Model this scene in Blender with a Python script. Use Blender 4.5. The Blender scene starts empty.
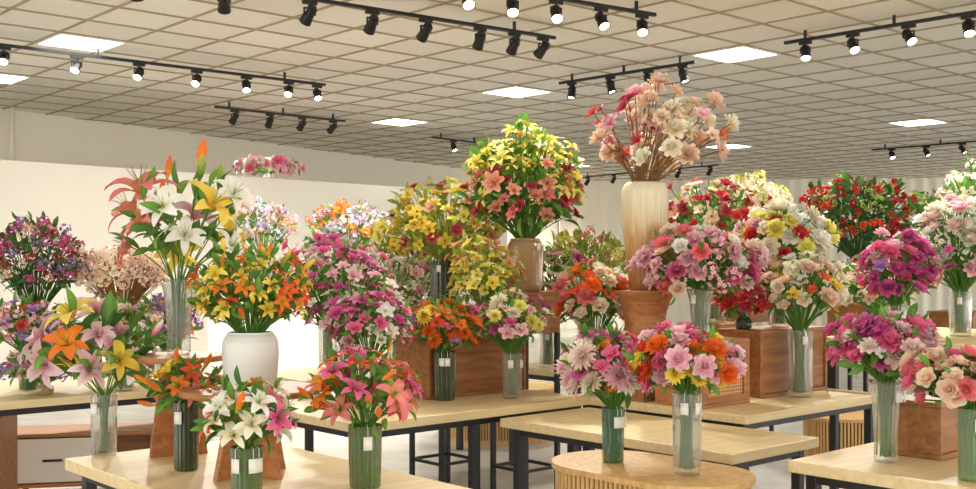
import bpy, math, random
import numpy as np
from mathutils import Vector
rng = np.random.default_rng(7)
random.seed(7)
ROT = math.radians(42)
U = np.array([math.cos(ROT), math.sin(ROT)]); W = np.array([-math.sin(ROT), math.cos(ROT)])
CEIL = 3.5
scene = bpy.context.scene
scene.view_settings.view_transform = 'Standard'

def lin(c):
    c = np.array(c, float)/255.0
    return np.where(c <= 0.04045, c/12.92, ((c+0.055)/1.055)**2.4)

# ---------------------------------------------------------------- materials
def newmat(name):
    m = bpy.data.materials.new(name); m.use_nodes = True
    nt = m.node_tree; nt.nodes.clear()
    out = nt.nodes.new('ShaderNodeOutputMaterial')
    return m, nt, out
def pbr(name, col, rough=.5, metal=0, bump=0, bscale=50, spec=.5, var=0, vscale=4):
    m, nt, out = newmat(name)
    b = nt.nodes.new('ShaderNodeBsdfPrincipled')
    c = lin(col)
    b.inputs['Base Color'].default_value = (*c, 1)
    b.inputs['Roughness'].default_value = rough
    b.inputs['Metallic'].default_value = metal
    b.inputs['Specular IOR Level'].default_value = spec
    nt.links.new(b.outputs[0], out.inputs[0])
    if bump or var:
        tc = nt.nodes.new('ShaderNodeTexCoord')
        n = nt.nodes.new('ShaderNodeTexNoise'); n.inputs['Scale'].default_value = bscale
        nt.links.new(tc.outputs['Object'], n.inputs['Vector'])
        if bump:
            bp = nt.nodes.new('ShaderNodeBump'); bp.inputs['Strength'].default_value = bump
            bp.inputs['Distance'].default_value = .01
            nt.links.new(n.outputs['Fac'], bp.inputs['Height']); nt.links.new(bp.outputs[0], b.inputs['Normal'])
        if var:
            n2 = nt.nodes.new('ShaderNodeTexNoise'); n2.inputs['Scale'].default_value = vscale
            nt.links.new(tc.outputs['Object'], n2.inputs['Vector'])
            r = nt.nodes.new('ShaderNodeValToRGB')
            r.color_ramp.elements[0].color = (*(c*(1-var)), 1); r.color_ramp.elements[1].color = (*np.minimum(c*(1+var), 1), 1)
            r.color_ramp.elements[0].position = .3; r.color_ramp.elements[1].position = .7
            nt.links.new(n2.outputs['Fac'], r.inputs[0]); nt.links.new(r.outputs[0], b.inputs['Base Color'])
    return m
def wood(name, c1, c2, rough=.45, sc=(1.2, 16, 16)):
    m, nt, out = newmat(name)
    b = nt.nodes.new('ShaderNodeBsdfPrincipled'); b.inputs['Roughness'].default_value = rough
    tc = nt.nodes.new('ShaderNodeTexCoord'); mp = nt.nodes.new('ShaderNodeMapping')
    mp.inputs['Scale'].default_value = sc
    n = nt.nodes.new('ShaderNodeTexNoise'); n.inputs['Scale'].default_value = 2.2
    n.inputs['Detail'].default_value = 6; n.inputs['Distortion'].default_value = .6
    r = nt.nodes.new('ShaderNodeValToRGB')
    r.color_ramp.elements[0].position = .3; r.color_ramp.elements[1].position = .7
    r.color_ramp.elements[0].color = (*lin(c1), 1); r.color_ramp.elements[1].color = (*lin(c2), 1)
    nt.links.new(tc.outputs['Object'], mp.inputs[0]); nt.links.new(mp.outputs[0], n.inputs['Vector'])
    nt.links.new(n.outputs['Fac'], r.inputs[0]); nt.links.new(r.outputs[0], b.inputs['Base Color'])
    nt.links.new(b.outputs[0], out.inputs[0])
    return m
def emis(name, col, s):
    m, nt, out = newmat(name)
    e = nt.nodes.new('ShaderNodeEmission'); e.inputs[0].default_value = (*lin(col), 1); e.inputs[1].default_value = s
    nt.links.new(e.outputs[0], out.inputs[0]); return m
def attrmat(name, transl=.3, rough=.6, gloss=.05):
    m, nt, out = newmat(name)
    a = nt.nodes.new('ShaderNodeAttribute'); a.attribute_name = 'Col'
    d = nt.nodes.new('ShaderNodeBsdfPrincipled'); d.inputs['Roughness'].default_value = rough
    d.inputs['Specular IOR Level'].default_value = gloss*4
    t = nt.nodes.new('ShaderNodeBsdfTranslucent'); mx = nt.nodes.new('ShaderNodeMixShader')
    mx.inputs[0].default_value = transl
    nt.links.new(a.outputs['Color'], d.inputs['Base Color']); nt.links.new(a.outputs['Color'], t.inputs['Color'])
    nt.links.new(d.outputs[0], mx.inputs[1]); nt.links.new(t.outputs[0], mx.inputs[2]); nt.links.new(mx.outputs[0], out.inputs[0])
    return m
def glass(name, tint, body=.06, rough=.04):
    m, nt, out = newmat(name)
    c = (*lin(tint), 1)
    tr = nt.nodes.new('ShaderNodeBsdfTransparent'); tr.inputs[0].default_value = c
    gl = nt.nodes.new('ShaderNodeBsdfGlossy'); gl.inputs['Roughness'].default_value = rough
    lw = nt.nodes.new('ShaderNodeLayerWeight'); lw.inputs[0].default_value = .45
    mx = nt.nodes.new('ShaderNodeMixShader')
    df = nt.nodes.new('ShaderNodeBsdfDiffuse'); df.inputs[0].default_value = c
    m2 = nt.nodes.new('ShaderNodeMixShader'); m2.inputs[0].default_value = body
    mr = nt.nodes.new('ShaderNodeMath'); mr.operation = 'MULTIPLY'; mr.inputs[1].default_value = .6
    nt.links.new(tr.outputs[0], m2.inputs[1]); nt.links.new(df.outputs[0], m2.inputs[2])
    nt.links.new(lw.outputs['Facing'], mr.inputs[0]); nt.links.new(mr.outputs[0], mx.inputs[0])
    nt.links.new(m2.outputs[0], mx.inputs[1]); nt.links.new(gl.outputs[0], mx.inputs[2]); nt.links.new(mx.outputs[0], out.inputs[0])
    return m
def ombre(name):
    m, nt, out = newmat(name)
    b = nt.nodes.new('ShaderNodeBsdfPrincipled'); b.inputs['Roughness'].default_value = .25
    tc = nt.nodes.new('ShaderNodeTexCoord'); sp = nt.nodes.new('ShaderNodeSeparateXYZ')
    mp = nt.nodes.new('ShaderNodeMapping'); mp.inputs['Scale'].default_value = (70, 70, 2.5)
    n = nt.nodes.new('ShaderNodeTexNoise'); n.inputs['Scale'].default_value = 1.0
    ad = nt.nodes.new('ShaderNodeMath'); ad.operation = 'MULTIPLY_ADD'; ad.inputs[1].default_value = .6
    r = nt.nodes.new('ShaderNodeValToRGB'); e = r.color_ramp.elements
    e[0].position = .1; e[0].color = (*lin((150, 100, 56)), 1); e[1].position = .98; e[1].color = (*lin((232, 226, 198)), 1)
    k = e.new(.45); k.color = (*lin((196, 152, 98)), 1)
    k = e.new(.75); k.color = (*lin((220, 204, 164)), 1)
    nt.links.new(tc.outputs['Object'], mp.inputs[0]); nt.links.new(mp.outputs[0], n.inputs['Vector'])
    nt.links.new(tc.outputs['Generated'], sp.inputs[0])
    nt.links.new(n.outputs['Fac'], ad.inputs[0]); nt.links.new(sp.outputs['Z'], ad.inputs[2])
    s2 = nt.nodes.new('ShaderNodeMath'); s2.operation = 'SUBTRACT'; s2.inputs[1].default_value = .28
    nt.links.new(ad.outputs[0], s2.inputs[0]); nt.links.new(s2.outputs[0], r.inputs[0])
    nt.links.new(r.outputs[0], b.inputs['Base Color']); nt.links.new(b.outputs[0], out.inputs[0])
    return m
def canemat():
    m, nt, out = newmat('cane_weave')
    b = nt.nodes.new('ShaderNodeBsdfPrincipled'); b.inputs['Roughness'].default_value = .6
    tc = nt.nodes.new('ShaderNodeTexCoord'); mp = nt.nodes.new('ShaderNodeMapping')
    ck = nt.nodes.new('ShaderNodeTexChecker'); ck.inputs['Scale'].default_value = 75
    ck.inputs[1].default_value = (*lin((228, 182, 120)), 1); ck.inputs[2].default_value = (*lin((160, 108, 60)), 1)
    mp.inputs['Rotation'].default_value = (0, math.radians(45), 0)
    nt.links.new(tc.outputs['Object'], mp.inputs[0]); nt.links.new(mp.outputs[0], ck.inputs[0])
    nt.links.new(ck.outputs[0], b.inputs['Base Color']); nt.links.new(b.outputs[0], out.inputs[0]); return m

M_top = wood('light_oak', (226, 200, 146), (240, 220, 174))
M_wal = wood('walnut', (134, 84, 46), (178, 122, 72), sc=(1.5, 14, 14))
M_red = wood('warm_brown_wood', (152, 94, 50), (194, 132, 78))
M_slat = wood('oak_slats', (206, 160, 98), (232, 194, 132), sc=(14, 14, 1.2))
M_blk = pbr('black_steel', (24, 24, 26), .4)
M_white = pbr('white_lacquer', (238, 234, 224), .35)
M_petal = attrmat('silk_petal', .28)
M_leaf = attrmat('foliage', .25, .45, .1)
M_clear = glass('clear_glass', (248, 249, 246), .08)
M_green = glass('green_glass', (120, 170, 130), .3)
M_olive = glass('olive_glass', (146, 174, 112), .3)
M_dgreen = glass('dark_green_glass', (98, 114, 82), .4)
M_amber = glass('smoked_amber_glass', (220, 190, 144), .5)
M_sage = glass('sage_glass', (180, 204, 160), .3)
M_frost = pbr('frosted_white_glass', (226, 228, 224), .3, bump=.05)
M_ombre = ombre('ombre_ceramic')
M_cane = canemat()
M_paper = pbr('tag_paper', (246, 244, 238), .7)
M_bulb = emis('lamp_face', (255, 240, 205), 22)
M_off = pbr('lamp_face_off', (90, 84, 74), .2)
M_panel = emis('light_panel_diffuser', (255, 250, 236), 12)
M_wall = pbr('wall_paint', (252, 246, 230), .8, bump=.03, bscale=30)
M_part = pbr('partition_paint', (252, 248, 238), .8, bump=.03, bscale=30)
M_drape = pbr('pleated_curtain', (250, 244, 230), .85)
M_floor = pbr('polished_concrete', (196, 196, 195), .25, var=.1, vscale=3, bump=.02)
M_tbar = pbr('ceiling_tee_bar', (172, 156, 128), .6)

def ceilmat():
    m, nt, out = newmat('mineral_fibre_tile')
    b = nt.nodes.new('ShaderNodeBsdfPrincipled'); b.inputs['Roughness'].default_value = .85
    tc = nt.nodes.new('ShaderNodeTexCoord'); mp = nt.nodes.new('ShaderNodeMapping')
    mp.inputs['Scale'].default_value = (1/.6,)*3
    fl = nt.nodes.new('ShaderNodeVectorMath'); fl.operation = 'FLOOR'
    wn = nt.nodes.new('ShaderNodeTexWhiteNoise')
    r = nt.nodes.new('ShaderNodeValToRGB')
    r.color_ramp.elements[0].color = (*lin((230, 227, 218)), 1); r.color_ramp.elements[1].color = (*lin((242, 239, 230)), 1)
    nt.links.new(tc.outputs['Object'], mp.inputs[0]); nt.links.new(mp.outputs[0], fl.inputs[0]); nt.links.new(fl.outputs[0], wn.inputs['Vector'])
    nt.links.new(wn.outputs['Value'], r.inputs[0]); nt.links.new(r.outputs[0], b.inputs['Base Color']); nt.links.new(b.outputs[0], out.inputs[0])
    return m
M_tile = ceilmat()

# ---------------------------------------------------------------- mesh builder
class MB:
    def __init__(s): s.V=[]; s.F=[]; s.M=[]; s.C=[]; s.n=0
    def add(s, v, f, mat=0, col=None):
        v=np.asarray(v,float); f=np.asarray(f,int)
        s.V.append(v); s.F.append(f+s.n); s.M.append(np.full(len(f),mat,int))
        if col is None: col=np.ones((len(v),3))
        col=np.asarray(col,float)
        if col.ndim==1: col=np.tile(col,(len(v),1))
        s.C.append(col); s.n+=len(v)
    def box(s,cx,cy,cz,sx,sy,sz,mat=0,rz=0,taper=1.0):
        x,y,z=sx/2,sy/2,sz/2; t=taper
        v=np.array([[-x*t,-y*t,-z],[x*t,-y*t,-z],[x*t,y*t,-z],[-x*t,y*t,-z],[-x,-y,z],[x,-y,z],[x,y,z],[-x,y,z]])
        if rz:
            c,q=math.cos(rz),math.sin(rz); v=np.c_[v[:,0]*c-v[:,1]*q, v[:,0]*q+v[:,1]*c, v[:,2]]
        v=v+np.array([cx,cy,cz])
        s.add(v,[[0,3,2,1],[4,5,6,7],[0,1,5,4],[1,2,6,5],[2,3,7,6],[3,0,4,7]],mat)
    def lathe(s,prof,seg=24,mat=0,rib=0,nrib=12,o=(0,0,0),twist=0,R=None,sx=1,sy=1,col=None,facet=None):
        prof=np.array(prof,float); n=len(prof)
        a=np.linspace(0,2*math.pi,seg,endpoint=False)
        r=prof[:,0][:,None]*np.ones(seg); z=prof[:,1][:,None]*np.ones(seg)
        if rib: r=r*(1+rib*np.cos(nrib*(a[None,:]+twist*z)))
        v=np.stack([r*np.cos(a)*sx,r*np.sin(a)*sy,z],-1).reshape(-1,3)
        if R is not None: v=v@np.array(R).T
        v=v+np.array(o)
        i=np.arange(n-1)[:,None]*seg; j=np.arange(seg)[None,:]; k=(j+1)%seg
        f=np.stack([i+j,i+k,i+seg+k,i+seg+j],-1).reshape(-1,4)
        s.add(v,f,mat,col)
    def tube(s,pts,rad,col=None,mat=0,sides=4):
        pts=np.asarray(pts,float); n=len(pts)
        d=np.gradient(pts,axis=0); d/=np.linalg.norm(d,axis=1)[:,None]+1e-9
        up=np.array([.3,.9,.1]); a=np.cross(d,up); a/=np.linalg.norm(a,axis=1)[:,None]+1e-9; b=np.cross(d,a)
        th=np.linspace(0,2*math.pi,sides,endpoint=False)
        rad=np.broadcast_to(rad,(n,))
        v=(pts[:,None,:]+rad[:,None,None]*(np.cos(th)[None,:,None]*a[:,None,:]+np.sin(th)[None,:,None]*b[:,None,:])).reshape(-1,3)
        i=np.arange(n-1)[:,None]*sides; j=np.arange(sides)[None,:]; k=(j+1)%sides
        s.add(v,np.stack([i+j,i+k,i+sides+k,i+sides+j],-1).reshape(-1,4),mat,col)
    def build(s,name,mats,loc=(0,0,0),rz=0,parent=None,smooth=True,bevel=0,attr=False):
        V=np.concatenate(s.V); F=np.concatenate(s.F); Mi=np.concatenate(s.M)
        me=bpy.data.meshes.new(name)
        me.vertices.add(len(V)); me.vertices.foreach_set('co',V.astype(np.float32).ravel())
        me.loops.add(len(F)*4); me.polygons.add(len(F))
        me.polygons.foreach_set('loop_start',np.arange(0,len(F)*4,4,dtype=np.int32))
        me.loops.foreach_set('vertex_index',F.astype(np.int32).ravel())
        for m in mats: me.materials.append(m)
        me.polygons.foreach_set('material_index',Mi.astype(np.int32))
        me.update(calc_edges=True)
        me.polygons.foreach_set('use_smooth',np.full(len(F),smooth))
        if attr:
            C=np.concatenate(s.C); ca=me.color_attributes.new('Col','FLOAT_COLOR','POINT')
            ca.data.foreach_set('color',np.c_[C,np.ones(len(C))].astype(np.float32).ravel())
        ob=bpy.data.objects.new(name,me); scene.collection.objects.link(ob)
        ob.location=loc; ob.rotation_euler=(0,0,rz)
        if parent: ob.parent=parent
        if bevel:
            b=ob.modifiers.new('bevel','BEVEL'); b.width=bevel; b.segments=2; b.limit_method='ANGLE'
        return ob

# ---------------------------------------------------------------- flower parts
def wprof(shape,t):
    if shape=='lily': return np.sin(np.pi*np.clip(.1+.88*t,0,1))**.75
    if shape=='round': return np.minimum(1,.35+1.1*t**.7)*np.sqrt(np.clip(1-(t*.97)**5,0,1))
    if shape=='strap': return (.35+.65*np.sin(np.pi*np.clip(t*.85,0,1)))*np.sqrt(np.clip(1-(t*.96)**6,0,1))
    if shape=='leaf': return np.sin(np.pi*np.clip(.04+.94*t,0,1))**.9
def petal(L,Wd,p0,p1,cup=.2,nu=4,nv=2,shape='round',r0=0.03,z0=0,ruf=0):
    t=np.linspace(0,1,nu+1); ph=np.radians(p0+(p1-p0)*t)
    dr=np.cos(ph); dz=np.sin(ph); st=L/nu
    r=r0+np.r_[0,np.cumsum((dr[1:]+dr[:-1])/2*st)]; z=z0+np.r_[0,np.cumsum((dz[1:]+dz[:-1])/2*st)]
    w=Wd*wprof(shape,t); s=np.linspace(-1,1,nv+1)
    y=s[None,:]*w[:,None]/2; d=cup*(s**2)[None,:]*w[:,None]
    if ruf: d=d+ruf*rng.normal(size=d.shape)*(t[:,None]>.5)
    x=r[:,None]-np.sin(ph)[:,None]*d; zz=z[:,None]+np.cos(ph)[:,None]*d
    V=np.stack([x,y,zz],-1).reshape(-1,3)
    i,j=np.meshgrid(np.arange(nu),np.arange(nv),indexing='ij'); a=i*(nv+1)+j
    F=np.stack([a,a+nv+1,a+nv+2,a+1],-1).reshape(-1,4)
    T=np.repeat(t,nv+1); S=np.tile(np.abs(s),nu+1)
    return V,F,T,S
def rotz(V,a):
    c,s=math.cos(a),math.sin(a); return np.c_[V[:,0]*c-V[:,1]*s,V[:,0]*s+V[:,1]*c,V[:,2]]
class Proto:
    def __init__(s): s.V=[];s.F=[];s.T=[];s.S=[];s.K=[];s.n=0
    def add(s,V,F,T,S,K=0):
        s.V.append(V);s.F.append(F+s.n);s.T.append(T);s.S.append(S);s.K.append(np.full(len(V),K));s.n+=len(V)
    def ring(s,n,off=0,jit=6,**kw):
        for i in range(n):
            k=dict(kw); k['p0']+=rng.normal()*jit; k['p1']+=rng.normal()*jit; k['L']*=1+rng.normal()*.05
            V,F,T,S=petal(**k); s.add(rotz(V,2*math.pi*(i+off)/n+rng.normal()*.08),F,T,S)
    def dome(s,r,h,z=0,K=1):
        b=MB(); b.lathe([(r,z),(r*.9,z+h*.5),(r*.5,z+h*.9),(r*.02,z+h)],8)
        s.add(b.V[0],b.F[0],np.zeros(b.n),np.zeros(b.n),K)
    def done(s):
        s.V=np.concatenate(s.V);s.F=np.concatenate(s.F);s.T=np.concatenate(s.T);s.S=np.concatenate(s.S);s.K=np.concatenate(s.K);return s
def mk_lily(w=.46,p1=-40,L=1.1):
    p=Proto(); p.ring(3,0,L=L,Wd=w*1.15,p0=66,p1=p1,cup=.18,nu=6,nv=2,shape='lily',r0=.04)
    p.ring(3,.5,L=L,Wd=w*.85,p0=60,p1=p1-5,cup=.15,nu=6,nv=2,shape='lily',r0=.05,z0=-.02)
    for i in range(6):
        a=i*math.pi/3+.3; d=np.array([math.cos(a),math.sin(a)])
        pts=np.array([[0,0,.1],[d[0]*.1,d[1]*.1,.45],[d[0]*.26,d[1]*.26,.72]])
        b=MB(); b.tube(pts,.012,sides=3); b.tube([pts[2]+[-d[1]*.08,d[0]*.08,0],pts[2],pts[2]+[d[1]*.08,-d[0]*.08,0]],.03,sides=3)
        p.add(b.V[0],b.F[0],np.zeros(len(b.V[0])),np.zeros(len(b.V[0])),2)
        p.add(b.V[1],b.F[1],np.zeros(len(b.V[1])),np.zeros(len(b.V[1])),1)
    return p.done()
def mk_bud():
    p=Proto(); b=MB(); b.lathe([(.05,-.1),(.14,.15),(.19,.5),(.15,.85),(.06,1.1),(.01,1.15)],7)
    p.add(b.V[0],b.F[0],np.clip(b.V[0][:,2],0,1),np.zeros(b.n)); return p.done()
def mk_rose():
    p=Proto()
    for n,L,w,p0,p1 in [(5,1.0,.95,5,25),(5,.92,.9,25,50),(5,.8,.8,45,75),(4,.68,.65,65,100),(3,.55,.5,78,115)]:
        p.ring(n,rng.random(),L=L,Wd=w,p0=p0,p1=p1,cup=.22,nu=4,nv=3,shape='round',r0=.05,ruf=.015)
    return p.done()
def mk_peony():
    p=Proto()
    for n,L,w,p0,p1 in [(8,1.0,.7,-8,20),(8,.95,.65,15,42),(8,.85,.6,35,62),(7,.75,.5,52,85),(6,.62,.4,72,100)]:
        p.ring(n,rng.random(),jit=9,L=L,Wd=w,p0=p0,p1=p1,cup=.2,nu=3,nv=3,shape='round',r0=.04,ruf=.04)
    return p.done()
def mk_dahlia():
    p=Proto()
    for n,L,p0,p1 in [(15,1.0,-12,8),(15,.97,8,28),(13,.88,26,48),(11,.75,44,70),(8,.58,64,92)]:
        p.ring(n,rng.random(),jit=4,L=L,Wd=.3,p0=p0,p1=p1,cup=.35,nu=3,nv=2,shape='strap',r0=.04)
    p.dome(.16,.3,.1); return p.done()
def mk_open(n=5,w=.75,p0=35,p1=5):
    p=Proto(); p.ring(n,0,L=.95,Wd=w,p0=p0,p1=p1,cup=.18,nu=3,nv=2,shape='round',r0=.04)
    p.ring(max(3,n-1),.5,L=.55,Wd=w*.6,p0=p0+28,p1=p1+40,cup=.18,nu=2,nv=2,shape='round',r0=.04); p.dome(.13,.16,.05); return p.done()
def mk_blossom():
    p=Proto(); p.ring(5,0,L=.95,Wd=.8,p0=40,p1=0,cup=.1,nu=2,nv=2,shape='round',r0=.03); p.dome(.14,.14,.03); return p.done()
def align(d,spin):
    d=d/np.linalg.norm(d); h=np.array([0,0,1.]) if abs(d[2])<.95 else np.array([1.,0,0])
    a=np.cross(h,d); a/=np.linalg.norm(a); b=np.cross(d,a); c,s=math.cos(spin),math.sin(spin)
    return np.stack([a*c+b*s,-a*s+b*c,d],1)
def mk_cluster(sub,k=9,ss=.38):
    p=Proto()
    for i in range(k):
        z=1-1.3*(i+.5)/k; a=i*2.4; q=math.sqrt(max(0,1-z*z)); d=np.array([q*math.cos(a),q*math.sin(a),z])+rng.normal(size=3)*.12
        b=sub[i%len(sub)]; V=(b.V*ss)@align(d,rng.random()*6).T+d*.68
        p.add(V,b.F,b.T,b.S); p.K[-1]=b.K
    return p.done()
def mk_berries():
    p=Proto()
    for i in range(14):
        d=rng.normal(size=3); d/=np.linalg.norm(d); c=d*.75*rng.random()**.4; b=MB()
        b.lathe([(.01,-.2),(.15,-.13),(.2,0),(.15,.13),(.01,.2)],6,o=c)
        p.add(b.V[0],b.F[0],np.full(b.n,.6),np.zeros(b.n))
    return p.done()
bl=[mk_blossom() for _ in range(3)]
PROTO={'lily':[mk_lily() for _ in range(3)],'bud':[mk_bud()],
 'rose':[mk_rose() for _ in range(3)],'peony':[mk_peony() for _ in range(3)],'dahlia':[mk_dahlia() for _ in range(2)],
 'open':[mk_open() for _ in range(3)],'orchid':[mk_open(6,.6,50,-5) for _ in range(3)],
 'spray':[mk_cluster(bl) for _ in range(3)],'berry':[mk_berries() for _ in range(3)]}
LEAF=[]
for a in [(30,-20),(10,-45),(45,10)]:
    p=Proto(); V,F,T,S=petal(1,.34,a[0],a[1],-.0,5,2,'leaf'); V[:,2]+=np.where(S>0,.05,0)*np.sin(np.pi*T); p.add(V,F,T,S); LEAF.append(p.done())

# palettes: base, mid, tip, centre (silk dye colours)
PS={
 'yel':[(240,180,40),(252,214,70),(255,230,116),(150,70,20)],
 'lem':[(208,208,80),(248,236,110),(255,246,156),(160,130,40)],
 'org':[(252,200,56),(248,146,56),(246,124,56),(120,40,20)],
 'redor':[(250,190,60),(240,100,62),(234,82,62),(120,30,20)],
 'pko':[(252,204,96),(246,152,138),(244,136,150),(130,50,20)],
 'pkw':[(214,104,140),(240,168,188),(254,240,238),(150,70,30)],
 'wht':[(226,230,170),(252,249,238),(255,253,248),(190,120,30)],
 'crm':[(246,218,154),(253,238,212),(255,246,228),(210,150,50)],
 'pea':[(246,178,132),(253,216,184),(255,232,212),(200,120,40)],
 'pin':[(236,132,166),(249,184,202),(253,216,224),(230,180,60)],
 'hot':[(204,50,112),(238,92,148),(247,138,178),(240,180,60)],
 'mag':[(158,36,104),(204,72,142),(224,116,176),(230,180,70)],
 'red':[(150,24,34),(204,44,56),(222,80,80),(210,150,40)],
 'dred':[(124,24,44),(172,46,70),(196,76,94),(200,140,40)],
 'pur':[(112,62,140),(160,104,194),(194,154,216),(230,210,120)],
 'lav':[(158,140,202),(194,186,228),(222,216,242),(230,210,120)],
 'rst':[(192,88,64),(224,134,108),(242,188,156),(190,130,40)],
 'bei':[(236,182,168),(248,218,204),(253,236,228),(200,140,90)],
 'grn':[(104,134,54),(154,180,80),(184,202,112),(120,120,40)],
}
P={k:[lin(c) for c in v] for k,v in PS.items()}
GR={'g':[lin((60,112,40)),lin((122,172,72))],'y':[lin((126,150,48)),lin((198,206,90))],'d':[lin((40,82,38)),lin((84,132,64))],
    'r':[lin((128,80,54)),lin((180,146,84))]}

def put(mb,pr,pos,d,size,pal,jit=.08):
    R=align(np.asarray(d,float),rng.random()*6.28)
    V=(pr.V*size)@R.T+pos
    b,m,t,c=pal; T=pr.T[:,None]
    col=np.where(T<.45,b+(m-b)*(T/.45),m+(t-m)*((T-.45)/.55))
    col=col+(t-col)*(pr.S[:,None]*.45)
    col=np.where(pr.K[:,None]==1,c,col); col=np.where(pr.K[:,None]==2,P['grn'][2],col)
    col=np.clip(col*(1+rng.normal()*jit),0,1)
    mb.add(V,pr.F,0,col)
def leaf(mb,pos,d,size,g):
    pr=LEAF[rng.integers(3)]; n=np.asarray(d,float); n=n/np.linalg.norm(n)
    a=rng.normal(size=3); z=np.cross(n,a); z/=np.linalg.norm(z)
    if z[2]<0: z=-z
    y=np.cross(z,n); R=np.stack([n,y,z],1)
    V=(pr.V*size)@R.T+pos; q=rng.random(); base=GR[g][0]*(1-q)+GR[g][1]*q
    col=base*(1+.35*(pr.T[:,None]-.5))*(1.15-.3*pr.S[:,None]); mb.add(V,pr.F,0,np.clip(col,0,1))

VP={
 'cyl':[(.02,0),(.86,0),(.92,.03),(.96,.4),(1,.97),(1.03,1),(.97,1),(.93,.95),(.88,.1),(.02,.07)],
 'flare':[(.02,0),(.62,0),(.68,.05),(.66,.3),(.8,.75),(1.05,1),(1.0,1),(.76,.75),(.6,.3),(.02,.08)],
 'frost':[(.02,0),(.8,0),(.92,.04),(.96,.3),(1.0,.6),(.98,.82),(.88,.93),(.8,.97),(.8,1),(.74,1),(.74,.95),(.85,.85),(.85,.1),(.02,.06)],
 'tall':[(.02,0),(.62,0),(.66,.03),(.8,.3),(.95,.6),(1.0,.82),(.98,.93),(.86,.985),(.78,1),(.72,1),(.72,.96),(.86,.9),(.7,.3),(.02,.1)],
 'pear':[(.02,0),(.7,0),(.9,.1),(1.0,.35),(.9,.65),(.6,.85),(.55,.93),(.7,1),(.62,1),(.5,.9),(.8,.6),(.02,.08)]}
def smoothprof(pr,h,r,sub=3):
    out=[]
    for (a,b),(c,d) in zip(pr[:-1],pr[1:]):
        for i in range(sub): t=i/sub; out.append(((a+(c-a)*t)*r,(b+(d-b)*t)*h))
    out.append((pr[-1][0]*r,pr[-1][1]*h)); return out
def bouquet(name,x,y,zb,vase,cz,rx,rz,mix,n,nl=70,ox=0,g='g',ls=.07,tag=1,lo=-.68,fill=.72,split=None,dens=1.5,out=.12):
    vk,vh,vr,vm,rib=vase
    rx*=1.08; rz*=1.04; n=int(n*dens); nl=int(nl*1.3)
    e=bpy.data.objects.new(name,None); e.empty_display_size=.05; scene.collection.objects.link(e); e.location=(x,y,zb)
    v=MB(); pf=smoothprof(VP[vk],vh,vr)
    if rib=='rib': v.lathe(pf,72,0,.045,18)
    elif rib=='cut': v.lathe(pf,60,0,.05,12,twist=14)
    else: v.lathe(pf,36)
    if tag:
        for k in range(tag):
            a=-math.pi/2+rng.normal()*.5+k*.5; tx,ty=math.cos(a)*vr*1.12,math.sin(a)*vr*1.12
            v.tube([(tx*.7,ty*.7,vh*1.03),(tx,ty,vh*.98),(tx,ty,vh-.03)],.0012,mat=1,sides=3)
            v.box(tx,ty,vh-.055,.03,.002,.045,1,rz=a+math.pi/2)
    v.build('vase',[vm,M_paper],parent=e)
    C=np.array([ox,0,cz-zb]); f=MB(); b=MB()
    neck=np.array([0,0,vh]); base=C-np.array([0,0,rz*1.2])
    sp=rng.random()*6
    for i in range(n):
        zz=1-(1-lo)*(i+.5)/n; a=i*2.39996+sp; q=math.sqrt(max(0,1-zz*zz)); rr=fill+(1.03-fill)*rng.random()
        p=C+np.array([q*math.cos(a)*rx,q*math.sin(a)*rx,zz*rz])*rr+rng.normal(size=3)*.05*rx
        d=p-base; d/=np.linalg.norm(d); d=d+rng.normal(size=3)*.22
        d[2]-=out
        mm=mix
        if split:
            rel=(p-C)/np.array([rx,rx,rz]); ax=0 if split[0]=='x' else 2
            if rel[ax]+rng.normal()*.15<split[1]: mm=split[2]
        ws=np.array([m[3] for m in mm],float); ws/=ws.sum()
        m=mm[rng.choice(len(mm),p=ws)]
        if m[0]=='bud': p=p+(p-C)*.18
        pr=PROTO[m[0]][rng.integers(len(PROTO[m[0]]))]
        pl=m[1] if isinstance(m[1],str) else m[1][rng.integers(len(m[1]))]
        put(b,pr,p,d,m[2]*(1+rng.normal()*.13),P[pl])
        s0=np.array([rng.normal()*vr*.25,rng.normal()*vr*.25,.04*vh+.01]); s1=neck+np.array([math.cos(a)*vr*.5*q,math.sin(a)*vr*.5*q,0])
        t=np.linspace(0,1,5)[:,None]; c1=s1+(p-s1)*.45+np.array([0,0,.15*rz])
        up=(1-t)**2*s1+2*t*(1-t)*c1+t*t*p
        pts=np.r_[[s0],up]; gc=GR[g][0]*.6+GR[g][1]*.5
        f.tube(pts,.0022+.0006*rx/.2,np.clip(gc,0,1))
        for _ in range(2):
            k=rng.integers(2,5); lp=up[k]; ld=(up[k]-up[k-1]); ld=ld/np.linalg.norm(ld)+rng.normal(size=3)*.7
            leaf(f,lp,ld,ls*(.7+.6*rng.random()),g)
    for i in range(nl):
        d=rng.normal(size=3); d/=np.linalg.norm(d)
        if d[2]<lo-.2: d[2]*=-1
        p=C+d*np.array([rx,rx,rz])*(.25+.7*rng.random()); leaf(f,p,d+rng.normal(size=3)*.5+[0,0,.2],ls*(.7+.7*rng.random()),g)
    f.build('stems_and_leaves',[M_leaf],parent=e,attr=True)
    b.build('blossoms',[M_petal],parent=e,attr=True)
    return e

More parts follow.
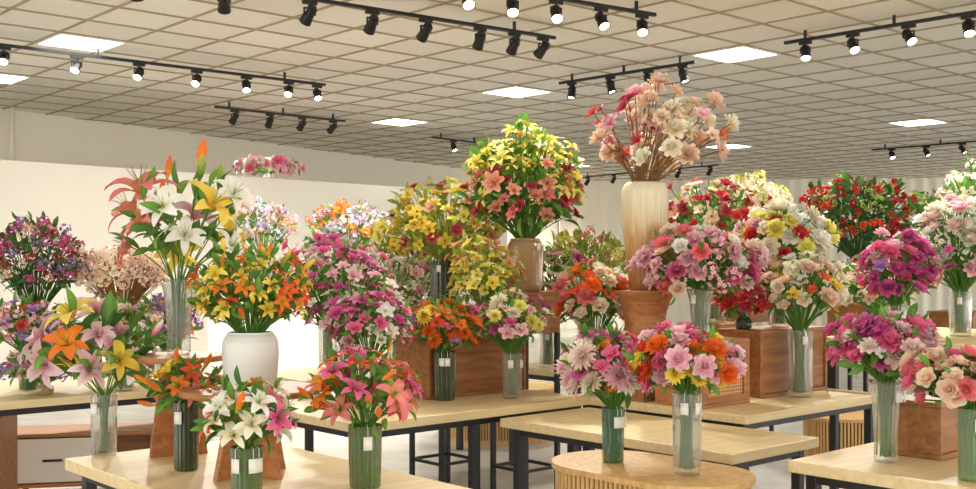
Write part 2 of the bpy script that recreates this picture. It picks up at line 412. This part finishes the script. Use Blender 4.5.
# ---------------------------------------------------------------- room
def wall(name,a,b,z0,z1,th,mat,side=1):
    a=np.array(a,float);b=np.array(b,float); L=np.linalg.norm(b-a); ang=math.atan2(b[1]-a[1],b[0]-a[0])
    n=np.array([-math.sin(ang),math.cos(ang)])*side
    m=MB(); m.box(0,0,(z1-z0)/2,L,th,z1-z0)
    c=(a+b)/2+n*th/2
    return m.build(name,[mat],(c[0],c[1],z0),ang,smooth=False)
m=MB(); m.box(0,0,-.05,34,34,.1); m.build('floor',[M_floor],(2,13,0),0,smooth=False)
CO=(1.7,26.0)
wall('wall_left',(-14.2,1.7),CO,0,CEIL,.12,M_wall)
wall('baseboard_left',(-14.2,1.6),(1.6,25.9),0,.12,.02,M_white,-1)
m=MB(); L=15.0; n=600; xs=np.linspace(0,L,n); yy=.03*np.sin(xs*2*math.pi/.3)+.01*np.sin(xs*9)
v=np.r_[np.c_[xs,yy,np.zeros(n)],np.c_[xs,yy,np.full(n,CEIL)]]; i=np.arange(n-1)
m.add(v,np.c_[i,i+1,i+1+n,i+n]); m.box(L/2,.14,CEIL/2,L,.1,CEIL,1)
m.build('wall_back',[M_drape,M_wall],(CO[0],CO[1]-.1,0),math.atan2(-1.4,13),smooth=True)
wall('partition_wall',(-7.2,9.2),(.3,16.95),0,2.6,.16,M_part)
m=MB(); m.box(0,0,0,.05,.05,.9); m.build('conduit_trim',[M_wall],(-6.05,13.85,3.05))
m=MB(); m.add([[-16,-16,0],[-16,16,0],[16,16,0],[16,-16,0]],[[0,1,2,3]],0)
m.box(0,0,.1,32,32,.12,0)
for i in range(-26,27):
    m.box(i*.6,0,-.006,.02,31.8,.012,1); m.box(0,i*.6,-.006,31.8,.02,.012,1)
oc=np.array([2.0,12.0])
m.build('ceiling',[M_tile,M_tbar],(oc[0],oc[1],CEIL),ROT,smooth=False)
pan=[(-3.31,9.69),(.52,12.67),(2.41,10.63),(5.8,15.35),(-1.47,15.14),(-5.3,11.85),(3.64,18.3),(1.44,21.8),(-.2,6.2) ,(6.6,11.5),(8.5,8),(3.4,6.0),(-4.2,5.6),(0,3.6),(4.5,2.6),(-3,1.6),(1,0.2),(-7.3,9.5)]
for k,(x,y) in enumerate(pan):
    r=np.array([x,y])-oc; a=(math.floor(r@U/.6)+.5)*.6; b=(math.floor(r@W/.6)+.5)*.6
    c=oc+a*U+b*W
    q=MB(); q.box(0,0,-.004,.56,.56,.012,0)
    for s in (-1,1): q.box(s*.287,0,-.008,.02,.594,.02,1); q.box(0,s*.287,-.008,.554,.02,.02,1)
    q.build('ceiling_light_panel',[M_panel,M_white],(c[0],c[1],CEIL-.004),ROT,smooth=False)

# ---------------------------------------------------------------- track lights
def track(a,b,fr,aim,lit=True,spots=(),zt=3.4,power=1.0):
    a=np.array(a,float);b=np.array(b,float); L=np.linalg.norm(b-a); ang=math.atan2(b[1]-a[1],b[0]-a[0])
    m=MB(); m.box(0,0,0,L,.032,.026,0)
    for s in (-.4,0,.4): m.box(s*L,0,.045,.02,.02,.07,0)
    c=(a+b)/2; ca,sa=math.cos(-ang),math.sin(-ang); ends=[]
    for k,fx in enumerate(fr):
        lx=(fx-.5)*L
        d=np.array([aim[0]+random.uniform(-.25,.25),aim[1]+random.uniform(-.15,.15),aim[2]]); d/=np.linalg.norm(d)
        dl=np.array([d[0]*ca-d[1]*sa,d[0]*sa+d[1]*ca,d[2]])
        m.box(lx,0,-.025,.11,.028,.03,0); m.tube([(lx,0,-.03),(lx,0,-.07)],.008,sides=6)
        o=np.array([lx,0,-.105]); R=align(dl,0)
        m.box(lx,0,-.068,.09,.02,.01,0)
        m.box(lx-.043,0,-.09,.006,.02,.05,0); m.box(lx+.043,0,-.09,.006,.02,.05,0)
        pr=np.array([(.002,-.075),(.028,-.075),(.03,-.06),(.042,-.055),(.042,-.03),(.034,-.028),(.036,-.01),(.04,0),(.044,.02),(.052,.08),(.052,.09),(.046,.09),(.04,.05),(.002,.045)])*.88
        m.lathe(pr,16,0,R=R,o=o)
        m.lathe([(.037,.058),(.001,.059)],16,1 if lit else 2,R=R,o=o)
        ends.append((o,dl))
    ob=m.build('track_light',[M_blk,M_bulb,M_off],(c[0],c[1],zt),ang,smooth=True)
    md=ob.modifiers.new('es','EDGE_SPLIT'); md.split_angle=math.radians(40)
    for k in spots:
        o,dl=ends[k]; ld=bpy.data.lights.new('spot','SPOT'); ld.energy=SPOT*power; ld.spot_size=math.radians(80); ld.spot_blend=.7
        ld.color=(1,.93,.83); ld.shadow_soft_size=.05
        lo=bpy.data.objects.new('spot_lamp',ld); scene.collection.objects.link(lo); lo.parent=ob
        lo.location=Vector(o+dl*.1); lo.rotation_euler=Vector(dl).to_track_quat('-Z','Y').to_euler()
SPOT=215
track((-5.4,8.4),(-1.72,11.5),[.05,.2,.33,.46,.58,.7,.81,.91,.98],(.2,-.7,-.75),True,(1,3,5,7))
track((-2.9,6.6),(.56,9.12),[.03,.18,.32,.47,.59,.7,.82,.9,.97],(-.3,.6,-.6),False,(1,4,7),power=1.4)
track((-.3,7.25),(1.27,8.28),[.1,.3,.5,.72,.93],(.1,-.6,-.7),True,(1,3))
track((2.54,9.33),(3.9,7.95),[.1,.32,.56,.8,.97],(-.1,-.6,-.75),True,(0,2,3))
track((.75,11.4),(1.94,10.2),[.1,.4,.68,.92],(.1,-.3,-.9),True,(0,2))
track((-3.28,13.1),(-1.89,14.4),[.14,.4,.65,.9],(-.6,.5,-.7),False,(1,))
track((-.83,16.2),(.4,17.6),[.25,.6,.9],(.2,-.6,-.8),True,())
track((1.9,23.8),(4.37,20.7),[.1,.3,.5,.75,.95],(-.3,.6,-.8),True,(2,),power=2.5)
track((6.34,18.0),(7.9,16.3),[.15,.4,.65,.9],(.2,-.6,-.8),True,(1,))

# ---------------------------------------------------------------- furniture
def table(x,y,z,lu,lw,rot=ROT,mat=None,name='display_table'):
    m=MB(); t=.045
    m.box(0,0,z-t/2,lu,lw,t,0)
    for sx in (-1,1):
        for sy in (-1,1): m.box(sx*(lu/2-.07),sy*(lw/2-.07),(z-t)/2,.045,.045,z-t,1)
        m.box(sx*(lu/2-.07),0,z-t-.02,.04,lw-.18,.04,1); m.box(0,sx*(lw/2-.07),z-t-.02,lu-.18,.04,.04,1)
    return m.build(name,[mat or M_top,M_blk],(x,y,0),rot,smooth=False,bevel=.004)
def crate(x,y,z,a,b,h,mat,cane=False,name='wooden_crate',rot=ROT):
    m=MB(); t=.02
    m.box(0,0,t/2,a,b,t); m.box(0,0,h-t/2,a,b,t); m.box(-a/2+t/2,0,h/2,t,b-.002,h-2*t); m.box(a/2-t/2,0,h/2,t,b-.002,h-2*t)
    m.box(0,b/2-t/2,h/2,a-2*t,t,h-2*t); m.box(0,-b/2+t,h/2,a-2*t,t*.6,h-2*t,1 if cane else 0)
    if cane:
        for s in (-1,1): m.box(s*(a/2-t-.015),-b/2+.012,h/2,.03,.02,h-2*t); m.box(0,-b/2+.012,h/2+s*(h/2-t-.015),a-2*t-.06,.02,.03)
    return m.build(name,[mat,M_cane],(x,y,z+.001),rot,smooth=False,bevel=.003)
def plinth(x,y,h,w,mat=None):
    m=MB(); d=.24
    m.box(0,0,h-.0125,w,w,.025); m.box(0,0,h-.025-d/2,w*.94,w*.94,d)
    for sx in (-1,1):
        for sy in (-1,1): m.box(sx*w*.43,sy*w*.43,(h-d-.025)/2,.03,.03,h-d-.025,1)
        m.box(sx*w*.43,0,.2,.02,w*.8,.02,1); m.box(0,sx*w*.43,.2,w*.8,.02,.02,1)
    return m.build('display_stand',[mat or M_wal,M_blk],(x,y,0),ROT,smooth=False,bevel=.003)
def round_riser(x,y,z0,z1,r,spin=.3):
    m=MB(); m.lathe([(.001,z1-z0-.022),(r*.98,z1-z0-.022),(r,z1-z0-.016),(r,z1-z0-.004),(r*.985,z1-z0),(.001,z1-z0)],56)
    h=z1-z0-.022
    for k in range(2):
        a=spin+k*math.pi/2; c,s=math.cos(a),math.sin(a)
        for sg in (-1,1):
            tw,bw=r*.36,r*.62; th=.012
            pts=[]
            for (d,zz) in [(0,0),(bw,0),(tw,h),(0,h)]:
                for e in (-1,1): pts.append((sg*d*c-e*th*s, sg*d*s+e*th*c, zz))
            m.add(pts,[[0,2,4,6],[1,7,5,3],[2,3,5,4],[0,1,3,2],[4,5,7,6]])
    ob=m.build('round_wooden_riser',[M_red],(x,y,z0+.001),0,smooth=True)
    md=ob.modifiers.new('es','EDGE_SPLIT'); md.split_angle=math.radians(35)
def slatdrum(x,y,z,s,r,rot,name='slatted_oval_table'):
    def outline(rr,n=18):
        o=[]
        for i in range(n+1): a=-math.pi/2+math.pi*i/n; o.append((s+rr*math.cos(a),rr*math.sin(a)))
        for i in range(n+1): a=math.pi/2+math.pi*i/n; o.append((-s+rr*math.cos(a),rr*math.sin(a)))
        return np.array(o)
    m=MB()
    def slab(rr,z0,z1,mat):
        o=outline(rr); n=len(o); v=[]
        for (sc,zz) in [(.001,z0),(1,z0),(1,z1),(.001,z1)]:
            v.append(np.c_[o*sc,np.full(n,zz)])
        v=np.concatenate(v); j=np.arange(n); k=(j+1)%n; f=[]
        for i in range(3): f.append(np.c_[i*n+j,i*n+k,(i+1)*n+k,(i+1)*n+j])
        m.add(v,np.concatenate(f),mat)
    slab(r,z-.022,z,0); slab(r-.04,.03,z-.022,1); slab(r-.015,0,.03,0)
    o=outline(r-.022,60); oo=np.r_[o,o[:1]]; per=np.r_[0,np.cumsum(np.linalg.norm(np.diff(oo,axis=0),axis=1))]
    N=int(per[-1]/.024)
    for i in range(N):
        d=i*per[-1]/N; px=np.interp(d,per,oo[:,0]); py=np.interp(d,per,oo[:,1]); qx=np.interp((d+.01)%per[-1],per,oo[:,0]); qy=np.interp((d+.01)%per[-1],per,oo[:,1])
        m.box(px,py,z/2,.014,.014,z-.05,0,rz=math.atan2(qy-py,qx-px))
    return m.build(name,[M_slat,M_wal],(x,y,0),rot,smooth=False)

table(-.81,3.90,.75,.8,1.6)
slatdrum(.64,4.32,.70,.18,.26,ROT-math.pi/2)
table(2.08,4.35,.75,1.6,1.0)
table(.80,5.37,.70,.68,1.45)
table(-.35,6.03,.75,1.6,1.0)
table(1.40,6.33,.75,1.4,1.2)
table(-2.55,6.8,.75,1.8,1.1)
table(-.7,8.0,.75,2.0,.8)
table(.95,8.4,.75,1.6,.8)
table(3.0,7.0,1.05,1.6,1.0)
slatdrum(.1,9.5,.45,.1,.4,0,'slatted_drum_table')
slatdrum(2.6,7.9,.42,.02,.3,0,'slatted_drum_table')
crate(-.15,6.405,.75,.75,.3,.34,M_wal,name='walnut_display_box')
crate(.87,6.2,.75,.36,.34,.35,M_wal)
crate(1.165,5.92,.75,.42,.32,.35,M_red,True,name='cane_front_box')
crate(1.69,6.46,.75,.7,.3,.38,M_wal,name='walnut_display_box')
crate(1.74,4.32,.75,.22,.22,.22,M_wal,name='small_walnut_box')
plinth(-.29,7.3,1.23,.36); plinth(.24,7.05,1.33,.34)
plinth(1.58,7.6,1.1,.36); plinth(2.12,9.0,1.3,.36); plinth(2.95,8.7,1.2,.36); plinth(3.6,8.3,1.15,.36)
m=MB()
m.lathe([(.001,0),(.12,0),(.125,.01),(.115,.06),(.12,.12),(.145,.2),(.17,.235),(.175,.245),(.175,.255),(.001,.255)],40)
ob=m.build('turned_wood_pedestal',[M_red],(.893,6.2,1.102)); ob.modifiers.new('es','EDGE_SPLIT').split_angle=math.radians(40)
round_riser(-1.22,4.3,.75,1.145,.18,.5)
round_riser(-.85,3.9,.75,1.06,.25,.9)
m=MB(); m.box(0,0,1.18,2.4,.5,.04); m.box(0,0,.6,2.3,.44,1.12,1); m.box(0,0,.02,2.2,.4,.04,1); m.build('back_counter',[M_top,M_white],(-1.7,10.3,0),ROT,smooth=False,bevel=.004)
m=MB(); m.box(0,0,.41,.9,.4,.025); m.box(0,0,.09,.9,.4,.025); m.box(-.44,0,.25,.022,.4,.3); m.box(.44,0,.25,.022,.4,.3); m.box(.1,0,.25,.02,.39,.3); m.box(0,.19,.25,.86,.02,.3)
m.box(-.17,-.192,.25,.5,.018,.28,1); m.box(-.17,-.205,.25,.12,.012,.015,2)
for sx in(-1,1):
    for sy in(-1,1): m.box(sx*.4,sy*.16,.04,.035,.035,.08,2)
m.build('low_cabinet',[M_red,M_white,M_blk],(-2.66,7.2,0),math.radians(12),smooth=False,bevel=.003)
m=MB(); m.box(0,0,.33,.5,.4,.58); m.box(0,0,.63,.54,.44,.025)
for k in range(3): m.box(0,-.205,.14+k*.18,.44,.015,.165); m.box(0,-.218,.14+k*.18,.1,.012,.015,1)
for sx in(-1,1):
    for sy in(-1,1): m.box(sx*.2,sy*.15,.02,.04,.04,.04,1)
m.build('wooden_drawer_chest',[M_red,M_blk],(-3.03,6.28,0),math.radians(8),smooth=False,bevel=.003)

# ---------------------------------------------------------------- flowers
B=bouquet
B('pink_lily_bouquet_vase',-1.515,4.3,.751,('cyl',.24,.05,M_clear,'cut'),1.165,.21,.14,[('lily','pkw',.10,4),('lily',['yel','org'],.09,3),('bud','pkw',.07,1)],13,40,ox=-.03,ls=.1)
B('orange_lily_bouquet_vase',-1.105,3.99,.751,('cyl',.25,.045,M_dgreen,'rib'),1.06,.12,.08,[('lily',['org','pko','redor','yel'],.05,4),('bud','org',.05,1)],14,40,ls=.06)
B('mixed_lily_bouquet_vase',-.77,3.48,.751,('cyl',.17,.05,M_olive,'rib'),1.02,.125,.09,[('lily',['wht','pko','org','crm','hot'],.055,5),('bud','org',.055,1)],18,40,ls=.06,tag=3)
B('coral_lily_bouquet_vase',-.415,3.68,.751,('cyl',.21,.055,M_olive,'rib'),1.07,.16,.12,[('lily',['hot','pko','redor','org','redor'],.06,5),('bud','org',.055,1)],24,50,ls=.06)
B('tiger_lily_bouquet_vase',-.85,3.9,1.061,('frost',.20,.10,M_frost,''),1.40,.19,.135,[('lily',['org','yel','yel','redor'],.044,6),('bud','org',.045,1),('bud','yel',.045,1)],58,90,ls=.06,tag=0)
B('tall_lily_vase',-1.22,4.3,1.146,('flare',.30,.065,M_clear,'rib'),1.67,.23,.18,[('lily',['yel'],.11,2),('lily','wht',.09,3),('bud','grn',.09,2)],20,30,ox=.03,ls=.10,tag=1,dens=1,split=('x',-.1,[('lily','yel',.11,3),('lily','pko',.11,3),('lily','pkw',.10,1),('bud','org',.09,1.5)]))
B('red_orange_daisy_vase',-.24,6.05,.751,('cyl',.27,.06,M_dgreen,'rib'),1.16,.19,.14,[('open',['redor','hot','org'],.045,3),('dahlia',['org','yel'],.045,2),('spray','pur',.04,1)],34,70,ls=.06,tag=2)
B('pink_cream_daisy_vase',.135,6.14,.751,('cyl',.25,.055,M_clear,'rib'),1.20,.20,.15,[('open',['pin','bei'],.045,3),('dahlia',['crm','lem'],.045,2),('open','mag',.04,1)],36,70,ls=.06,tag=2)
B('dogwood_bouquet_vase',-.29,7.3,1.231,('cyl',.30,.095,M_dgreen,'rib'),1.77,.38,.27,[('orchid',['yel','lem','yel'],.06,5),('orchid',['rst','dred'],.055,2),('open','crm',.05,1)],70,120,g='y',ls=.08)
B('lily_branch_vase',.24,7.05,1.331,('frost',.34,.12,M_amber,''),2.02,.36,.33,[('lily',['lem','yel'],.08,4),('open','crm',.05,1)],84,170,ls=.10,split=('z',.2,[('orchid',['rst','pko','rst','dred'],.062,4),('lily',['lem'],.065,1)]))
B('magenta_orchid_vase',-.80,6.1,.751,('cyl',.30,.06,M_clear,''),1.36,.27,.26,[('orchid',['hot','pin','mag','pin'],.052,5),('open','wht',.05,1)],74,70,ls=.07)
B('pink_orchid_vase',-.63,5.8,.751,('cyl',.22,.055,M_green,'rib'),1.20,.20,.16,[('orchid',['pin','hot','wht'],.048,5),('open','mag',.05,1)],44,50,ls=.06)
B('yellow_flower_vase',-.03,6.42,1.091,('pear',.18,.07,M_amber,''),1.46,.2,.2,[('open',['lem','yel'],.045,3),('orchid','rst',.045,1)],50,80,g='y',ls=.06)
B('pastel_dahlia_vase',.44,8.0,.751,('cyl',.28,.07,M_clear,''),1.30,.34,.30,[('open',['pin','crm','bei'],.06,3),('dahlia',['mag','lem'],.055,1)],54,80)
B('orange_peony_vase',.62,6.35,.751,('cyl',.30,.06,M_clear,'rib'),1.33,.19,.18,[('peony',['org','pko','pea'],.054,3),('rose','crm',.055,1),('open','redor',.05,1)],32,50)
B('foliage_spray_vase',.77,8.6,.751,('flare',.45,.09,M_amber,''),1.56,.32,.18,[('spray',['lem','rst','grn'],.05,1)],44,120,g='y',ls=.08)
B('cherry_blossom_vase',.893,6.2,1.358,('tall',.61,.135,M_ombre,''),2.25,.37,.27,[('peony',['pea','crm','crm','pea'],.062,5),('open',['pea','pin'],.05,2),('spray','redor',.03,.6)],46,20,ox=.09,g='r',ls=.05,tag=0,fill=.4,lo=-.75,split=('x',-.35,[('open',['red','dred'],.062,5),('peony','pin',.055,1.2),('peony','pea',.055,1)]))
B('red_hibiscus_vase',1.58,7.6,1.101,('cyl',.4,.08,M_clear,''),1.86,.36,.2,[('orchid',['red','dred'],.06,3),('open',['pea','crm'],.058,3)],60,90)
B('yellow_blossom_vase',2.12,9.0,1.301,('cyl',.4,.09,M_clear,''),2.03,.32,.18,[('spray',['lem','crm','wht'],.07,1)],40,80,g='y')
B('pink_peony_bouquet_vase',1.15,5.9,1.101,('flare',.27,.07,M_clear,'rib'),1.50,.32,.19,[('peony',['pin','hot','pin','bei','pko'],.058,5),('rose',['crm','wht','pea'],.052,2),('spray','pin',.05,1),('peony','mag',.05,1)],60,60)
B('peach_rose_vase',1.775,6.2,.751,('cyl',.38,.07,M_clear,'cut'),1.38,.23,.17,[('rose',['pea','crm'],.056,4),('open',['wht','yel'],.05,1),('open','redor',.035,.6)],40,55,tag=2)
B('white_peony_vase',1.74,6.5,1.131,('cyl',.28,.06,M_clear,''),1.68,.26,.14,[('peony',['wht','lem','crm'],.062,5),('rose','red',.05,1),('peony','pin',.05,1)],36,45)
B('red_posy_vase',1.47,6.27,1.131,('pear',.08,.05,M_dgreen,''),1.31,.16,.09,[('open',['red','dred'],.05,1)],26,30,tag=0)
B('berry_branch_vase',2.95,8.7,1.201,('flare',.35,.1,M_clear,''),1.90,.42,.28,[('berry',['red','redor'],.06,5),('spray',['grn'],.05,1)],66,170,g='d',ls=.10)
B('magenta_peony_vase',2.51,6.7,1.051,('cyl',.2,.06,M_clear,'rib'),1.48,.21,.21,[('peony',['mag','hot','mag'],.054,3),('open',['mag','pur'],.05,2),('peony','pin',.05,1)],46,60)
B('blush_peony_vase',2.99,6.9,1.051,('cyl',.28,.07,M_clear,''),1.62,.26,.30,[('peony',['pin','bei','wht','crm','wht'],.062,5),('spray',['wht'],.05,2),('open','mag',.05,.4)],60,80)
B('white_spray_vase',3.5,7.55,1.051,('cyl',.45,.08,M_clear,''),1.93,.33,.26,[('spray',['wht','pin','wht'],.055,2),('open',['crm'],.05,1)],50,140,ls=.1)
B('beige_flower_vase',2.55,7.2,1.051,('cyl',.15,.06,M_green,''),1.36,.22,.15,[('open',['bei','pea','crm'],.05,1)],34,60)
B('green_branch_vase',3.6,8.3,1.151,('flare',.35,.09,M_dgreen,''),1.85,.36,.26,[('spray',['wht','grn'],.05,1)],36,200,ls=.12)
B('magenta_dahlia_vase',1.515,4.15,.751,('flare',.31,.062,M_clear,'rib'),1.195,.18,.11,[('peony',['hot','mag','pin','hot'],.046,4),('peony','bei',.04,1),('open','wht',.03,.5)],38,45,ls=.07,tag=2)
B('coral_rose_vase',1.68,3.8,.751,('cyl',.25,.04,M_sage,'rib'),1.11,.15,.10,[('rose',['pea','pko','pea','hot'],.042,4)],30,40,ls=.06,ox=-.05,tag=1)
B('white_dahlia_vase',.508,4.43,.701,('cyl',.22,.045,M_green,'cut'),1.09,.17,.13,[('dahlia',['crm','bei','pin'],.058,4),('open',['mag','hot'],.045,1.5),('spray','org',.035,1)],34,60,ls=.06,ox=-.02,tag=3)
B('orange_pink_dahlia_vase',.761,4.17,.701,('cyl',.31,.055,M_clear,'cut'),1.13,.19,.105,[('peony',['hot','pin','pin'],.045,3),('peony',['org','redor'],.047,2),('dahlia','yel',.035,1.2)],42,60,ls=.06,tag=2)
B('dark_blossom_branch_vase',-2.9,7.0,.751,('flare',.45,.09,M_clear,''),1.55,.28,.25,[('spray',['dred','pur','mag'],.045,3),('spray','pea',.035,1)],70,120,g='d')
B('blush_blossom_branch_vase',-2.45,7.3,.751,('flare',.42,.08,M_dgreen,''),1.46,.28,.13,[('spray',['bei','bei','pea','crm'],.048,1)],84,40,g='r',ls=.05)
B('red_purple_flower_vase',-2.78,6.6,.751,('cyl',.2,.06,M_green,''),1.14,.22,.13,[('open',['org','red','pur'],.04,1),('spray','pin',.04,1)],44,60)
B('lilac_posy_vase',-2.56,6.3,.751,('pear',.07,.05,M_amber,''),.90,.23,.09,[('spray',['pin','pur','mag'],.04,1)],44,50,tag=0,lo=-.2)
B('rust_blossom_vase',-2.17,6.5,.751,('cyl',.2,.06,M_clear,''),1.13,.19,.14,[('spray',['rst','pea','wht'],.04,1),('open','red',.035,.6)],44,60)
B('purple_blossom_vase',-2.13,7.2,.751,('cyl',.2,.06,M_clear,''),1.12,.18,.16,[('spray',['pur','org'],.045,1)],36,60)
B('pink_spray_vase',-2.05,10.0,1.201,('flare',.35,.09,M_clear,''),1.87,.28,.2,[('spray',['pin','lav','rst'],.06,1)],34,80,tag=0)
B('lavender_spray_vase',-1.35,10.6,1.201,('flare',.35,.09,M_clear,''),1.88,.36,.2,[('spray',['lav','lav','pea','org'],.07,1)],50,90,tag=0)
B('pink_flower_pot',-2.81,13.9,2.601,('pear',.07,.06,M_frost,''),2.72,.40,.1,[('open',['pin','hot','bei'],.08,1)],50,40,tag=0,lo=-.1)
B('rose_orchid_vase',-.66,7.95,.751,('cyl',.28,.07,M_clear,''),1.30,.28,.28,[('orchid',['pin','mag','crm'],.06,1)],50,80,ox=.05)
B('blush_orchid_vase',-1.17,7.95,.751,('cyl',.4,.07,M_clear,''),1.5,.28,.22,[('orchid',['pin','hot','wht'],.06,1)],50,80)
B('yellow_cream_flower_vase',-.60,8.4,.751,('cyl',.45,.07,M_clear,''),1.70,.32,.16,[('open',['lem','crm','yel'],.055,1)],50,90,g='y')

# ---------------------------------------------------------------- light & camera
w=bpy.data.worlds.new('room_ambient'); scene.world=w; w.use_nodes=True
w.node_tree.nodes['Background'].inputs[0].default_value=(1,.955,.885,1); w.node_tree.nodes['Background'].inputs[1].default_value=2.75
cd=bpy.data.cameras.new('camera'); cam=bpy.data.objects.new('camera',cd); scene.collection.objects.link(cam)
cam.location=(0,0,1.5); cam.rotation_euler=(math.radians(90),0,0); cd.sensor_width=36; cd.lens=1090/976*36; cd.shift_y=20.5/976
scene.camera=cam
